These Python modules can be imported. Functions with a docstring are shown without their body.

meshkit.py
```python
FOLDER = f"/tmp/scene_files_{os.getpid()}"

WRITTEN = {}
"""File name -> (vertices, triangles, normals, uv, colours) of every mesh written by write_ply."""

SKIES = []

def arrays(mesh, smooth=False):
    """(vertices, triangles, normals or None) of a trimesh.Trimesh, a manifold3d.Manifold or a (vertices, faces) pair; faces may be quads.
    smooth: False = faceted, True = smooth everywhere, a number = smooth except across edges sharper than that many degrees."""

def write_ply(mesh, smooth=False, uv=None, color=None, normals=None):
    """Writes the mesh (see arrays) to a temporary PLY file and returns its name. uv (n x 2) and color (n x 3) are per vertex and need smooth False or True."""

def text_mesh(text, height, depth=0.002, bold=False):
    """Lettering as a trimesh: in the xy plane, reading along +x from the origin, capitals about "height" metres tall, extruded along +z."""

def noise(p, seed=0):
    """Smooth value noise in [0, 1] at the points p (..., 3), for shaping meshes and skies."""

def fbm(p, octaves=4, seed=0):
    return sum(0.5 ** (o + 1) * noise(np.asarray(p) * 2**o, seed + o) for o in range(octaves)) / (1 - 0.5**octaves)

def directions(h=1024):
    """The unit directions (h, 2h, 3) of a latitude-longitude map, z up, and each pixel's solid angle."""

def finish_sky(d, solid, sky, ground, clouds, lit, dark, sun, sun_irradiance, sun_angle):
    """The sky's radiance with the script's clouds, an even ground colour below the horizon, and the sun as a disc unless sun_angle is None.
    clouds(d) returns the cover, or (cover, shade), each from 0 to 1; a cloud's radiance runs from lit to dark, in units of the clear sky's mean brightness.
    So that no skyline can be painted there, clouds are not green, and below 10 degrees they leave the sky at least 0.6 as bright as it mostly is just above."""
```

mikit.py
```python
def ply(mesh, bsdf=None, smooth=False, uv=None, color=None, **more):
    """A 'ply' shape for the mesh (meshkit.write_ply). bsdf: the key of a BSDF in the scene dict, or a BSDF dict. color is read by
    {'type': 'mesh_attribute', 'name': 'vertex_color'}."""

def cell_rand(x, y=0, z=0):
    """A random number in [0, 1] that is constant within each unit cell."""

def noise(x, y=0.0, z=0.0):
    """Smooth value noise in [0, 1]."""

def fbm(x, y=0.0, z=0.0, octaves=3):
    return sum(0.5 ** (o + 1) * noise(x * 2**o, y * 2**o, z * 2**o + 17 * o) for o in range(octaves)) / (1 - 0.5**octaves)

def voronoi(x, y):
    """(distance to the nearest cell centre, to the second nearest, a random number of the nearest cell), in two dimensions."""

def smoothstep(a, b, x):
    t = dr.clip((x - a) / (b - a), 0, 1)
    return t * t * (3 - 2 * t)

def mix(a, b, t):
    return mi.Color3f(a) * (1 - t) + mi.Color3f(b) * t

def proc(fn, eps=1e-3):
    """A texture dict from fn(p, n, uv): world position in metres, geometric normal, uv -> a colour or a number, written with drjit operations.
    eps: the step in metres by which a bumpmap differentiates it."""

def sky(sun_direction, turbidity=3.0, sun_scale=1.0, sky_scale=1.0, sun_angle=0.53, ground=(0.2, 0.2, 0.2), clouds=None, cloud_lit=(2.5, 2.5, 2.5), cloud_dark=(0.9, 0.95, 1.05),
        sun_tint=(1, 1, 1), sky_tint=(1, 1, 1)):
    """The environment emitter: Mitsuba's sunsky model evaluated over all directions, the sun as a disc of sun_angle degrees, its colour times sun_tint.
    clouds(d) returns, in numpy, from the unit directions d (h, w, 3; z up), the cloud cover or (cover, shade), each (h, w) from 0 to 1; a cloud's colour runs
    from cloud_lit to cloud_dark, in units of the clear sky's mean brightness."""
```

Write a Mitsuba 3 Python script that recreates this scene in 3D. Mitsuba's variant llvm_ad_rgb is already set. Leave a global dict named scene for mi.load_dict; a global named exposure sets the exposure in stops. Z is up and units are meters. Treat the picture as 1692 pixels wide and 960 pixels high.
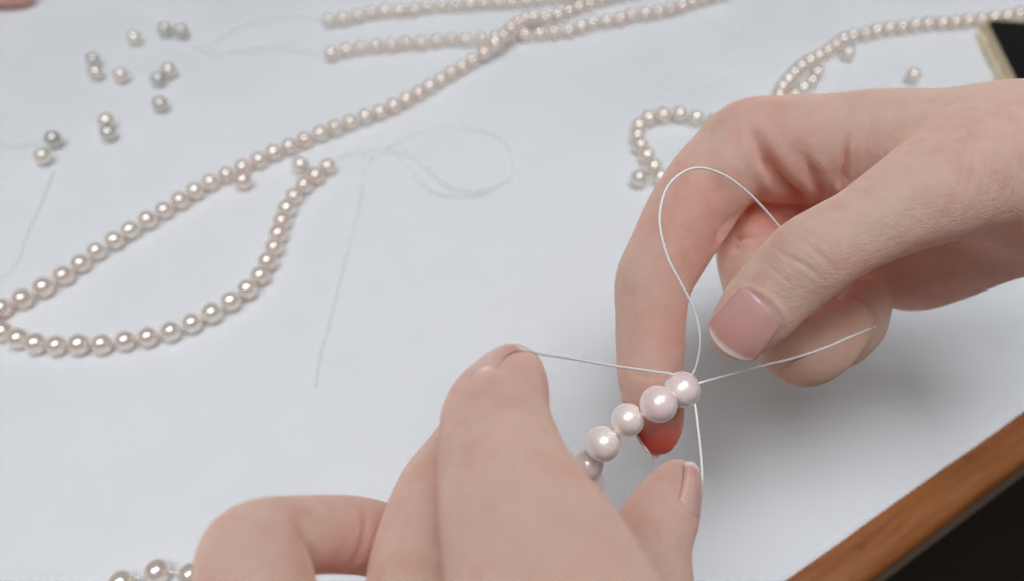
import math
import numpy as np
import trimesh
import mitsuba as mi
import drjit as dr
import meshkit
import mikit
from mikit import proc, fbm, noise, smoothstep, mix

# All lengths below are millimetres; M() brings them to metres.  Table top: z = 0.
T = mi.ScalarTransform4f
scene, labels = {}, {}
exposure = 0.2

# ------------------------------------------------------------------ camera
PITCH, EYE = math.radians(47.0), (0.0, 0.0, 0.204)
LOOK = (0.0, math.cos(PITCH), -math.sin(PITCH))
scene['camera'] = {
    'type': 'thinlens', 'fov': math.degrees(2 * math.atan(846 / 1300)), 'fov_axis': 'x',
    'aperture_radius': 0.00125, 'focus_distance': 0.153, 'near_clip': 0.01, 'far_clip': 20.0,
    'to_world': T().look_at(origin=list(EYE), target=[EYE[k] + LOOK[k] for k in range(3)], up=[0, 0, 1])}

# ------------------------------------------------------------------ light: soft indoor light from the ceiling
scene['room_light'] = {'type': 'constant', 'radiance': {'type': 'rgb', 'value': [0.205, 0.197, 0.194]}}
for name, at, size, power, text in (
        ('ceiling_lamp', (0.30, -0.02, 1.72), (0.40, 0.34), 6.0, 'white ceiling lamp panel shining straight down on the table from overhead'),
        ('ceiling_lamp_001', (-0.42, -0.46, 1.72), (0.40, 0.34), 5.8, 'second white ceiling lamp panel, to the left of the first')):
    scene[name] = {
        'type': 'rectangle', 'to_world': T().translate(list(at)).rotate([1, 0, 0], 180).scale([size[0], size[1], 1]),
        'bsdf': {'type': 'diffuse', 'reflectance': {'type': 'rgb', 'value': [0.8, 0.8, 0.8]}},
        'emitter': {'type': 'area', 'radiance': {'type': 'rgb', 'value': [power * 0.965, power, power * 1.045]}}}
    labels[name] = {'label': text, 'category': 'lamp'}


# ------------------------------------------------------------------ helpers
def M(mesh):
    m = mesh.copy()
    m.vertices = np.asarray(m.vertices) * 0.001
    return m


def key_of(name):
    if name not in scene and name not in labels and not any(k.startswith(name + '__') for k in scene):
        return name
    n = 1
    while True:
        k = f'{name}_{n:03d}'
        if k not in scene and k not in labels and not any(q.startswith(k + '__') for q in scene):
            return k
        n += 1


def put(name, mesh, bsdf, parent=None, smooth=True, color=None, **more):
    key = key_of((parent + '__' if parent else '') + name)
    scene[key] = mikit.ply(M(mesh), bsdf, smooth=smooth, color=color, **more)
    return key


def tag(key, label, category=None, group=None, kind=None):
    d = {'label': label}
    if category:
        d['category'] = category
    if group:
        d['group'] = group
    if kind:
        d['kind'] = kind
    labels[key] = d


def catmull(pts, per=8):
    """Points (n, k) -> a denser smooth curve through them (centripetal spacing is not needed here)."""
    p = np.asarray(pts, float)
    q = np.vstack([2 * p[0] - p[1], p, 2 * p[-1] - p[-2]])
    out = []
    for i in range(1, len(q) - 2):
        for t in np.arange(per) / per:
            a, b, c, d = q[i - 1], q[i], q[i + 1], q[i + 2]
            out.append(0.5 * (2 * b + (c - a) * t + (2 * a - 5 * b + 4 * c - d) * t * t + (3 * b - a - 3 * c + d) * t ** 3))
    out.append(p[-1])
    return np.array(out)


def resample(curve, step):
    s = np.concatenate([[0], np.cumsum(np.linalg.norm(np.diff(curve, axis=0), axis=1))])
    at = np.arange(0, s[-1], step)
    return np.stack([np.interp(at, s, curve[:, k]) for k in range(curve.shape[1])], 1)


def thread_mesh(pts, radius, sides=7, twist=0.0, per=14, ply_depth=0.0):
    """A round or twisted two-ply thread along a smooth curve (mm)."""
    c = resample(catmull(pts, per), 0.35 if ply_depth else 0.9)
    n = len(c)
    t = np.gradient(c, axis=0)
    t /= np.linalg.norm(t, axis=1, keepdims=True) + 1e-12
    ref = np.where(np.abs(t[:, 2:]) < 0.9, [[0, 0, 1.0]], [[1.0, 0, 0]])
    a = np.cross(t, ref)
    a /= np.linalg.norm(a, axis=1, keepdims=True) + 1e-12
    b = np.cross(t, a)
    ang = np.arange(sides) * 2 * np.pi / sides
    s = np.arange(n) * 0.35
    r = radius * (1 + ply_depth * np.cos(2 * (ang[None] + twist * s[:, None])))
    v = c[:, None] + r[:, :, None] * (np.cos(ang)[None, :, None] * a[:, None] + np.sin(ang)[None, :, None] * b[:, None])
    i, j = np.meshgrid(np.arange(n - 1), np.arange(sides), indexing='ij')
    q = np.stack([i * sides + j, i * sides + (j + 1) % sides, (i + 1) * sides + (j + 1) % sides, (i + 1) * sides + j], -1).reshape(-1, 4)
    m = trimesh.Trimesh(v.reshape(-1, 3), np.vstack([q[:, [0, 1, 2]], q[:, [0, 2, 3]]]), process=False)
    return m


# ------------------------------------------------------------------ materials
def rgb(*v):
    return {'type': 'rgb', 'value': list(v)}


def cloth_colour(p, n, uv):
    a = fbm(p.x * 14, p.y * 14, 3.0, 3)
    b = fbm(p.x * 60 + 9, p.y * 60, 1.0, 3)
    c = noise(p.x * 2500, p.y * 2500)
    base = mix((0.750, 0.775, 0.795), (0.785, 0.800, 0.820), smoothstep(0.35, 0.65, a))
    return base * (0.975 + 0.03 * b + 0.02 * c)


def cloth_bump(p, n, uv):
    weave = dr.sin(p.x * 7200 + p.y * 900) * dr.sin(p.y * 7200 - p.x * 900)
    return 0.000012 * weave + 0.0016 * fbm(p.x * 20, p.y * 20, 0.5, 2) + 0.0006 * fbm(p.x * 110, p.y * 110, 4.0, 3)


scene['cloth_material'] = {'type': 'twosided', 'bsdf': {'type': 'bumpmap', 'arbitrary': proc(cloth_bump, 2e-4), 'scale': 1.0,
                           'bsdf': {'type': 'diffuse', 'reflectance': proc(cloth_colour)}}}


def wood_colour(p, n, uv):
    u = p.x * 0.8505 + p.y * 0.5260
    v = p.x * 0.5260 - p.y * 0.8505
    warp = fbm(u * 18, v * 90, p.z * 60, 3)
    grain = fbm(u * 45, v * 700 + warp * 6, p.z * 500, 3)
    dark = smoothstep(0.60, 0.78, fbm(u * 160 + 4, v * 420, p.z * 300, 4))
    c = mix((0.215, 0.066, 0.015), (0.300, 0.105, 0.025), smoothstep(0.25, 0.75, grain))
    c = mix(c, (0.34, 0.145, 0.045), 0.6 * smoothstep(0.42, 0.7, warp) * smoothstep(0.003, 0.0085, v + 0.03495))
    return mix(c, (0.17, 0.045, 0.016), 0.6 * dark)


scene['wood_material'] = {'type': 'principled', 'base_color': proc(wood_colour), 'roughness': 0.42, 'specular': 0.45}
scene['dark_wood_material'] = {'type': 'principled', 'base_color': rgb(0.17, 0.125, 0.095), 'roughness': 0.6, 'specular': 0.3}


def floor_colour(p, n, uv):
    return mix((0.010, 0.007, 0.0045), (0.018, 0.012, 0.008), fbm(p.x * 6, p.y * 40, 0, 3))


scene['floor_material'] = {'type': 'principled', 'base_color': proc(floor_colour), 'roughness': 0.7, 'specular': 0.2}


def pearl_colour(p, n, uv):
    a = fbm(p.x * 260, p.y * 260, p.z * 260, 2)
    b = noise(p.x * 90 + 5, p.y * 90, p.z * 90)
    c = mix((0.86, 0.74, 0.67), (0.85, 0.79, 0.70), smoothstep(0.3, 0.7, b))
    return c * (0.93 + 0.10 * a)


def pearl_bump(p, n, uv):
    return 0.00006 * fbm(p.x * 420, p.y * 420, p.z * 420, 3)


def fine_pearl_colour(p, n, uv):
    a = fbm(p.x * 300, p.y * 300, p.z * 300, 3)
    b = fbm(p.x * 110 + 5, p.y * 110, p.z * 110, 2)
    return mix((0.92, 0.77, 0.745), (0.92, 0.85, 0.78), smoothstep(0.3, 0.7, b)) * (0.88 + 0.18 * a)


scene['pearl_material'] = {'type': 'bumpmap', 'arbitrary': proc(pearl_bump, 1.5e-4), 'scale': 1.0, 'bsdf': {
    'type': 'principled', 'base_color': proc(pearl_colour), 'metallic': 0.66, 'roughness': 0.19, 'specular': 0.6, 'clearcoat': 1.0, 'clearcoat_gloss': 0.95}}
scene['silver_pearl_material'] = {'type': 'bumpmap', 'arbitrary': proc(pearl_bump, 1.5e-4), 'scale': 1.0, 'bsdf': {
    'type': 'principled', 'base_color': rgb(0.66, 0.63, 0.58), 'metallic': 0.72, 'roughness': 0.18, 'specular': 0.6, 'clearcoat': 1.0, 'clearcoat_gloss': 0.95}}
scene['held_pearl_material'] = {'type': 'bumpmap', 'arbitrary': proc(pearl_bump, 1.5e-4), 'scale': 1.0, 'bsdf': {
    'type': 'principled', 'base_color': proc(fine_pearl_colour), 'metallic': 0.26, 'roughness': 0.27, 'specular': 0.6, 'clearcoat': 1.0, 'clearcoat_gloss': 0.92}}
scene['thread_material'] = {'type': 'principled', 'base_color': rgb(0.80, 0.80, 0.80), 'roughness': 0.45, 'specular': 0.5}
scene['drill_hole_material'] = {'type': 'diffuse', 'reflectance': rgb(0.015, 0.012, 0.010)}
scene['gold_material'] = {'type': 'principled', 'base_color': rgb(0.86, 0.73, 0.50), 'metallic': 0.7, 'roughness': 0.30}
scene['screen_material'] = {'type': 'principled', 'base_color': rgb(0.004, 0.005, 0.004), 'roughness': 0.12, 'specular': 0.06}
scene['black_plastic_material'] = {'type': 'principled', 'base_color': rgb(0.01, 0.01, 0.01), 'roughness': 0.4}


def skin_bump(p, n, uv):
    # fine crossing lines and pores of skin
    w = 0.25 * fbm(p.x * 300, p.y * 300, p.z * 300, 2)
    a = noise(p.x * 900 + p.z * 700 + w * 9, p.y * 3600 - p.x * 900, p.z * 3300)
    b = noise(p.y * 900 + 11, p.z * 3600 + p.x * 1500, p.x * 3200 - p.y * 600 + w * 9)
    return 0.000085 * (a + b) + 0.00008 * fbm(p.x * 700, p.y * 700, p.z * 700, 2)


def skin(name, rough, let_in=0.15):
    """Skin: a rough surface that lets part of the light in; inside, the flesh scatters it about and it comes out red."""
    outer = {'type': 'bumpmap', 'arbitrary': proc(skin_bump, 1e-4), 'scale': 1.0, 'bsdf': {
        'type': 'principled', 'base_color': {'type': 'mesh_attribute', 'name': 'vertex_color'}, 'roughness': rough, 'specular': 0.32, 'sheen': 0.2, 'flatness': 0.5}}
    inner = {'type': 'diffuse', 'reflectance': rgb(0.93, 0.66, 0.56)}
    scene[name] = {'type': 'blendbsdf', 'weight': let_in, 'a_surface': {'type': 'twosided', 'outer': outer, 'inner': inner},
                   'b_flesh': {'type': 'principledthin', 'base_color': rgb(0.95, 0.52, 0.40), 'roughness': 0.9, 'diff_trans': 2.0, 'spec_trans': 0.0, 'eta': 1.01}}


skin('skin_material', 0.56)
scene['nail_material'] = {'type': 'principled', 'base_color': {'type': 'mesh_attribute', 'name': 'vertex_color'}, 'roughness': 0.28, 'specular': 0.5, 'clearcoat': 0.6, 'clearcoat_gloss': 0.85}

# ------------------------------------------------------------------ setting: floor, table, cloth
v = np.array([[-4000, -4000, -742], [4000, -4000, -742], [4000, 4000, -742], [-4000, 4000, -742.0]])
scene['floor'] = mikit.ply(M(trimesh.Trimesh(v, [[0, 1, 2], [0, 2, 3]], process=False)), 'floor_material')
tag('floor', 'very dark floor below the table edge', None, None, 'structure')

EDGE0, ALONG, OUT = np.array([71.8, 85.5]), np.array([0.85046, 0.52605]), np.array([0.52605, -0.85046])


def edge_point(u, n, z):
    q = EDGE0 + u * ALONG + n * OUT
    return (q[0], q[1], z)


def profile_strip(profile, u0, u1, segs, wob=0.0):
    """Sweeps an (n, z) profile along the table edge."""
    us = np.linspace(u0, u1, segs)
    vs = []
    for u in us:
        for (n, z) in profile:
            w = wob * (meshkit.noise(np.array([u * 0.06, n * 0.3, z * 0.3])) - 0.5)
            vs.append(edge_point(u, n + w, z + 0.6 * w))
    k = len(profile)
    i, j = np.meshgrid(np.arange(segs - 1), np.arange(k), indexing='ij')
    q = np.stack([i * k + j, (i + 1) * k + j, (i + 1) * k + (j + 1) % k, i * k + (j + 1) % k], -1).reshape(-1, 4)
    return trimesh.Trimesh(np.array(vs), np.vstack([q[:, [0, 2, 1]], q[:, [0, 3, 2]]]), process=False)


nose = [(-30.0, -0.7), (6.0, -0.7), (7.6, -0.9), (9.0, -1.5), (10.1, -2.6), (10.8, -4.2), (11.0, -6.0), (11.0, -11.0), (10.4, -12.2), (-30.0, -12.2)]
put('wood_edge', profile_strip(nose, -700, 1100, 700, 0.35), 'wood_material', 'table', smooth=35)
apron = [(-26.0, -12.3), (9.2, -12.3), (9.2, -44.0), (-26.0, -44.0)]
put('apron', profile_strip(apron, -700, 1100, 3), 'dark_wood_material', 'table', smooth=False)
board = [(-1000.0, -0.9), (-30.1, -0.9), (-30.1, -25.0), (-1000.0, -25.0)]
put('table_top', profile_strip(board, -700, 1100, 3), 'wood_material', 'table', smooth=False)
for u in (-600.0, 1000.0):
    for n in (-60.0, -940.0):
        leg = trimesh.creation.cylinder(30, 700, sections=24)
        leg.apply_translation(edge_point(u, n, -26 - 350))
        put('leg', leg, 'dark_wood_material', 'table', smooth=40)
tag('table', 'brown wooden table with a worn orange edge under the white cloth', 'table')

# cloth: a real sheet with gentle swells and a rolled edge along the wood
us = np.unique(np.concatenate([np.linspace(-680, -120, 60), np.linspace(-120, 420, 380), np.linspace(420, 1080, 70)]))
ns = np.unique(np.concatenate([np.linspace(-985, -500, 50), np.linspace(-500, -4, 340), np.linspace(-4, 0.0, 9)]))
U, N = np.meshgrid(us, ns, indexing='ij')
X, Y = EDGE0[0] + U * ALONG[0] + N * OUT[0], EDGE0[1] + U * ALONG[1] + N * OUT[1]
Z = 0.9 * (meshkit.fbm(np.stack([X * 0.012, Y * 0.012, 0 * X], -1), 2, 3) - 0.5) + 0.25 * (meshkit.fbm(np.stack([X * 0.06, Y * 0.06, 0 * X + 4], -1), 3, 5) - 0.5) - 0.35
Z = np.clip(Z, -0.62, 0.0)
lip = np.clip((N + 3.0) / 3.0, 0, 1)
Z = Z * (1 - lip) + (0.25 - 0.9 * lip ** 3) * lip
wav = 0.45 * (meshkit.fbm(np.stack([U * 0.05, U * 0, U * 0], -1), 3, 8) - 0.5) * lip
X, Y = X + wav * OUT[0], Y + wav * OUT[1]
a, b = np.meshgrid(np.arange(len(us) - 1), np.arange(len(ns) - 1), indexing='ij')
k = len(ns)
q = np.stack([a * k + b, (a + 1) * k + b, (a + 1) * k + b + 1, a * k + b + 1], -1).reshape(-1, 4)
put('tablecloth', trimesh.Trimesh(np.stack([X, Y, Z], -1).reshape(-1, 3), np.vstack([q[:, [0, 1, 2]], q[:, [0, 2, 3]]]), process=False), 'cloth_material')
tag('tablecloth', 'plain white cloth spread over the wooden table', 'tablecloth')


# ------------------------------------------------------------------ signed-distance modelling of hands
class Field:
    def __init__(self, lo, hi, h):
        self.lo, self.h = np.asarray(lo, float), h
        self.n = np.ceil((np.asarray(hi, float) - self.lo) / h).astype(int) + 1
        self.ax = [self.lo[k] + h * np.arange(self.n[k]) for k in range(3)]

    def empty(self):
        return np.full(self.n, 30.0, np.float32)

    def box(self, lo, hi):
        i0 = np.clip(np.floor((lo - self.lo) / self.h).astype(int), 0, self.n)
        i1 = np.clip(np.ceil((hi - self.lo) / self.h).astype(int) + 1, 0, self.n)
        return tuple(slice(a, b) for a, b in zip(i0, i1))

    def cone(self, D, a, b, k, pad=7.0):
        """Joins the round cone between spheres a and b (x, y, z, r) into D, smoothly over k."""
        pa, pb, r1, r2 = a[:3], b[:3], a[3], b[3]
        lo = np.minimum(pa - r1, pb - r2) - pad - k
        hi = np.maximum(pa + r1, pb + r2) + pad + k
        s = self.box(lo, hi)
        if any(x.stop <= x.start for x in s):
            return
        x, y, z = (self.ax[i][s[i]].astype(np.float32) for i in range(3))
        px, py, pz = x[:, None, None] - pa[0], y[None, :, None] - pa[1], z[None, None, :] - pa[2]
        ba = pb - pa
        l2 = float(ba @ ba)
        rr = r1 - r2
        if l2 <= rr * rr + 1e-6:
            o = ba if r2 > r1 else ba * 0
            d = np.sqrt((px - o[0]) ** 2 + (py - o[1]) ** 2 + (pz - o[2]) ** 2) - max(r1, r2)
        else:
            a2, il2 = l2 - rr * rr, 1.0 / l2
            yy = px * ba[0] + py * ba[1] + pz * ba[2]
            pp = px * px + py * py + pz * pz
            zz = yy - l2
            x2 = np.maximum(pp * l2 - yy * yy, 0) * l2
            y2, z2 = yy * yy * l2, zz * zz * l2
            kk = np.sign(rr) * rr * rr * x2
            d = (np.sqrt(x2 * a2 * il2) + yy * rr) * il2 - r1
            m1 = np.sign(zz) * a2 * z2 > kk
            m2 = np.sign(yy) * a2 * y2 < kk
            d = np.where(m2, np.sqrt(pp) - r1, d)
            d = np.where(m1, np.sqrt(np.maximum(x2 + z2, 0)) * il2 - r2, d)
        D[s] = smin(D[s], d.astype(np.float32), k)

    def chain(self, D, spheres, k=0.8, per=6):
        c = catmull(spheres, per)
        E = self.empty()
        for i in range(len(c) - 1):
            self.cone(E, c[i], c[i + 1], 0.0)
        D[...] = smin(D, E, k)
        return D

    def mesh(self, D):
        """Naive surface nets; the field's border closes the surface."""
        D = D.copy()
        for k in range(3):
            e = [slice(None)] * 3
            for side in (0, -1):
                e[k] = side
                D[tuple(e)] = np.maximum(D[tuple(e)], 0.2)
        ins = D < 0
        nx, ny, nz = (m - 1 for m in D.shape)
        cnt = np.zeros((nx, ny, nz), np.int8)
        for dx, dy, dz in np.ndindex(2, 2, 2):
            cnt += ins[dx:dx + nx, dy:dy + ny, dz:dz + nz]
        act = (cnt > 0) & (cnt < 8)
        I = np.argwhere(act)
        idx = np.full((nx, ny, nz), -1, np.int32)
        idx[act] = np.arange(len(I))
        acc, num = np.zeros((len(I), 3)), np.zeros(len(I))
        for axis in range(3):
            for o in np.ndindex(2, 2):
                off = np.insert(np.array(o), axis, 0)
                A = I + off
                B = A.copy()
                B[:, axis] += 1
                da, db = D[A[:, 0], A[:, 1], A[:, 2]], D[B[:, 0], B[:, 1], B[:, 2]]
                cr = (da < 0) != (db < 0)
                t = np.where(cr, da / np.where(cr, da - db, 1), 0)
                pt = off[None].astype(float).repeat(len(I), 0)
                pt[:, axis] += t
                acc[cr] += pt[cr]
                num[cr] += 1
        V = (I + acc / num[:, None]) * self.h + self.lo
        faces = []
        for axis in range(3):
            sl0 = [slice(None)] * 3
            sl1 = [slice(None)] * 3
            sl0[axis], sl1[axis] = slice(0, -1), slice(1, None)
            a, b = ins[tuple(sl0)], ins[tuple(sl1)]
            E = np.argwhere(a != b)
            u, w = (axis + 1) % 3, (axis + 2) % 3
            ok = (E[:, u] > 0) & (E[:, w] > 0) & (E[:, u] < D.shape[u] - 1) & (E[:, w] < D.shape[w] - 1)
            E = E[ok]
            flip = ins[E[:, 0], E[:, 1], E[:, 2]]
            c = []
            for (p, r) in ((-1, -1), (0, -1), (0, 0), (-1, 0)):
                C = E.copy()
                C[:, u] += p
                C[:, w] += r
                c.append(idx[C[:, 0], C[:, 1], C[:, 2]])
            Qd = np.stack(c, 1)
            Qd = np.where(flip[:, None], Qd, Qd[:, ::-1])
            faces.append(Qd)
        Qd = np.vstack(faces)
        m = trimesh.Trimesh(V, np.vstack([Qd[:, [0, 1, 2]], Qd[:, [0, 2, 3]]]), process=False)
        parts = trimesh.graph.connected_components(m.face_adjacency, nodes=np.arange(len(m.faces)))
        m = m.submesh([max(parts, key=len)], append=True, repair=False)
        return m

    def value(self, D, p):
        from scipy.ndimage import map_coordinates
        return map_coordinates(D, ((np.asarray(p) - self.lo) / self.h).reshape(-1, 3).T, order=1, mode='nearest').reshape(np.shape(p)[:-1])


def smin(a, b, k):
    if k <= 0:
        return np.minimum(a, b)
    h = np.maximum(k - np.abs(a - b), 0) / k
    return np.minimum(a, b) - h * h * k * 0.25


def poly_dist(v, line, view):
    """Distance from v to a polyline, seen along the direction view; second value: offset along view from the line."""
    w = np.asarray(view, float)
    best, along, where = np.full(len(v), 1e9), np.zeros(len(v)), np.zeros(len(v))
    line = np.asarray(line, float)
    L = len(line) - 1
    for i in range(L):
        a, b = line[i], line[i + 1]
        ap, ab = v - a, b - a
        abp = ab - (ab @ w) * w
        app = ap - (ap @ w)[:, None] * w
        t = np.clip((app @ abp) / (abp @ abp), 0, 1)
        d = np.linalg.norm(app - t[:, None] * abp, axis=1)
        m = d < best
        best[m] = d[m]
        along[m] = ((ap - t[:, None] * ab) @ w)[m]
        where[m] = ((i + t) / L)[m]
    return best, along, where


def finish(mesh, creases, nails=(), rounds=3):
    """Smooths a hand, presses its creases in: (line, view direction, width, depth, reach)."""
    e = mesh.edges_unique
    cnt = np.maximum(np.bincount(e.ravel(), minlength=len(mesh.vertices)), 1)[:, None]
    w = np.asarray(mesh.vertices).copy()
    for it in range(2 * rounds):
        acc = np.zeros_like(w)
        np.add.at(acc, e[:, 0], w[e[:, 1]])
        np.add.at(acc, e[:, 1], w[e[:, 0]])
        w = w + (0.5 if it % 2 == 0 else -0.52) * (acc / cnt - w)
    mesh.vertices = w
    v, f, n = meshkit.arrays(mesh, True)
    d = np.zeros(len(v))
    for line, view, width, depth, reach, *ends in creases:
        e0, e1 = ends[0] if ends else (3.2, 3.2)
        c = catmull(line, 6)
        dist, along, at = poly_dist(v, c, view)
        facing = np.clip((n @ np.asarray(view)) * 5, 0, 1)
        fade = np.clip(1 - np.abs(along) / reach, 0, 1) ** 0.5 * np.clip(np.minimum(at * e0, (1 - at) * e1), 0, 1) ** 1.3 * facing
        d -= depth * fade * (np.exp(-(dist / width) ** 2) - 0.12 * np.exp(-((dist - 2.2 * width) / width) ** 2))
    for nail in nails:    # skin folds up around the root and the sides of each nail
        from scipy.spatial import cKDTree
        near = cKDTree(nail['fold']).query(v, distance_upper_bound=3.0)[0]
        near = np.where(np.isfinite(near), near, 9.0)
        d += nail.get('rise', 0.42) * (0.85 + 0.3 * meshkit.noise(v * 1.3)) * np.exp(-(near / 0.55) ** 2) * np.clip(n @ nail['normal'] * 2 + 0.6, 0, 1)
    d += 0.10 * (meshkit.fbm(v * 0.16, 3, 4) - 0.5) + 0.05 * (meshkit.fbm(v * 0.7, 2, 9) - 0.5)
    mesh.vertices = v + n * d[:, None]
    return mesh


SKIN = np.array([0.700, 0.515, 0.422])
PINK = np.array([0.715, 0.455, 0.375])
RED = np.array([0.620, 0.170, 0.120])
FLUSH = np.array([0.660, 0.330, 0.255])
TAN = np.array([0.630, 0.485, 0.375])


def skin_colours(v, spots, seed=0):
    """Per-vertex skin colour: mottled base, and flushed, tanned or shade-painted areas (centre, radius, colour, strength)."""
    a = meshkit.fbm(v * 0.11, 3, seed)[:, None]
    b = meshkit.fbm(v * 0.35, 3, seed + 3)[:, None]
    c = SKIN + (PINK - SKIN) * np.clip((a - 0.45) * 2.0, 0, 0.55) + (TAN - SKIN) * np.clip((0.5 - a) * 2.2, 0, 0.7)
    for (ctr, rad, col, s) in spots:
        w = s * np.exp(-(np.linalg.norm(v - np.asarray(ctr), axis=1) / rad) ** 2)[:, None]
        c = c * (1 - w) + np.asarray(col) * w
    e = meshkit.fbm(v * 1.0, 2, seed + 7)[:, None]
    c = c + (FLUSH - c) * np.clip((meshkit.fbm(v * 0.22, 3, seed + 12)[:, None] - 0.5) * 1.6, 0, 0.35)
    return np.clip(c * (0.90 + 0.12 * b + 0.09 * e), 0, 0.95)


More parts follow.
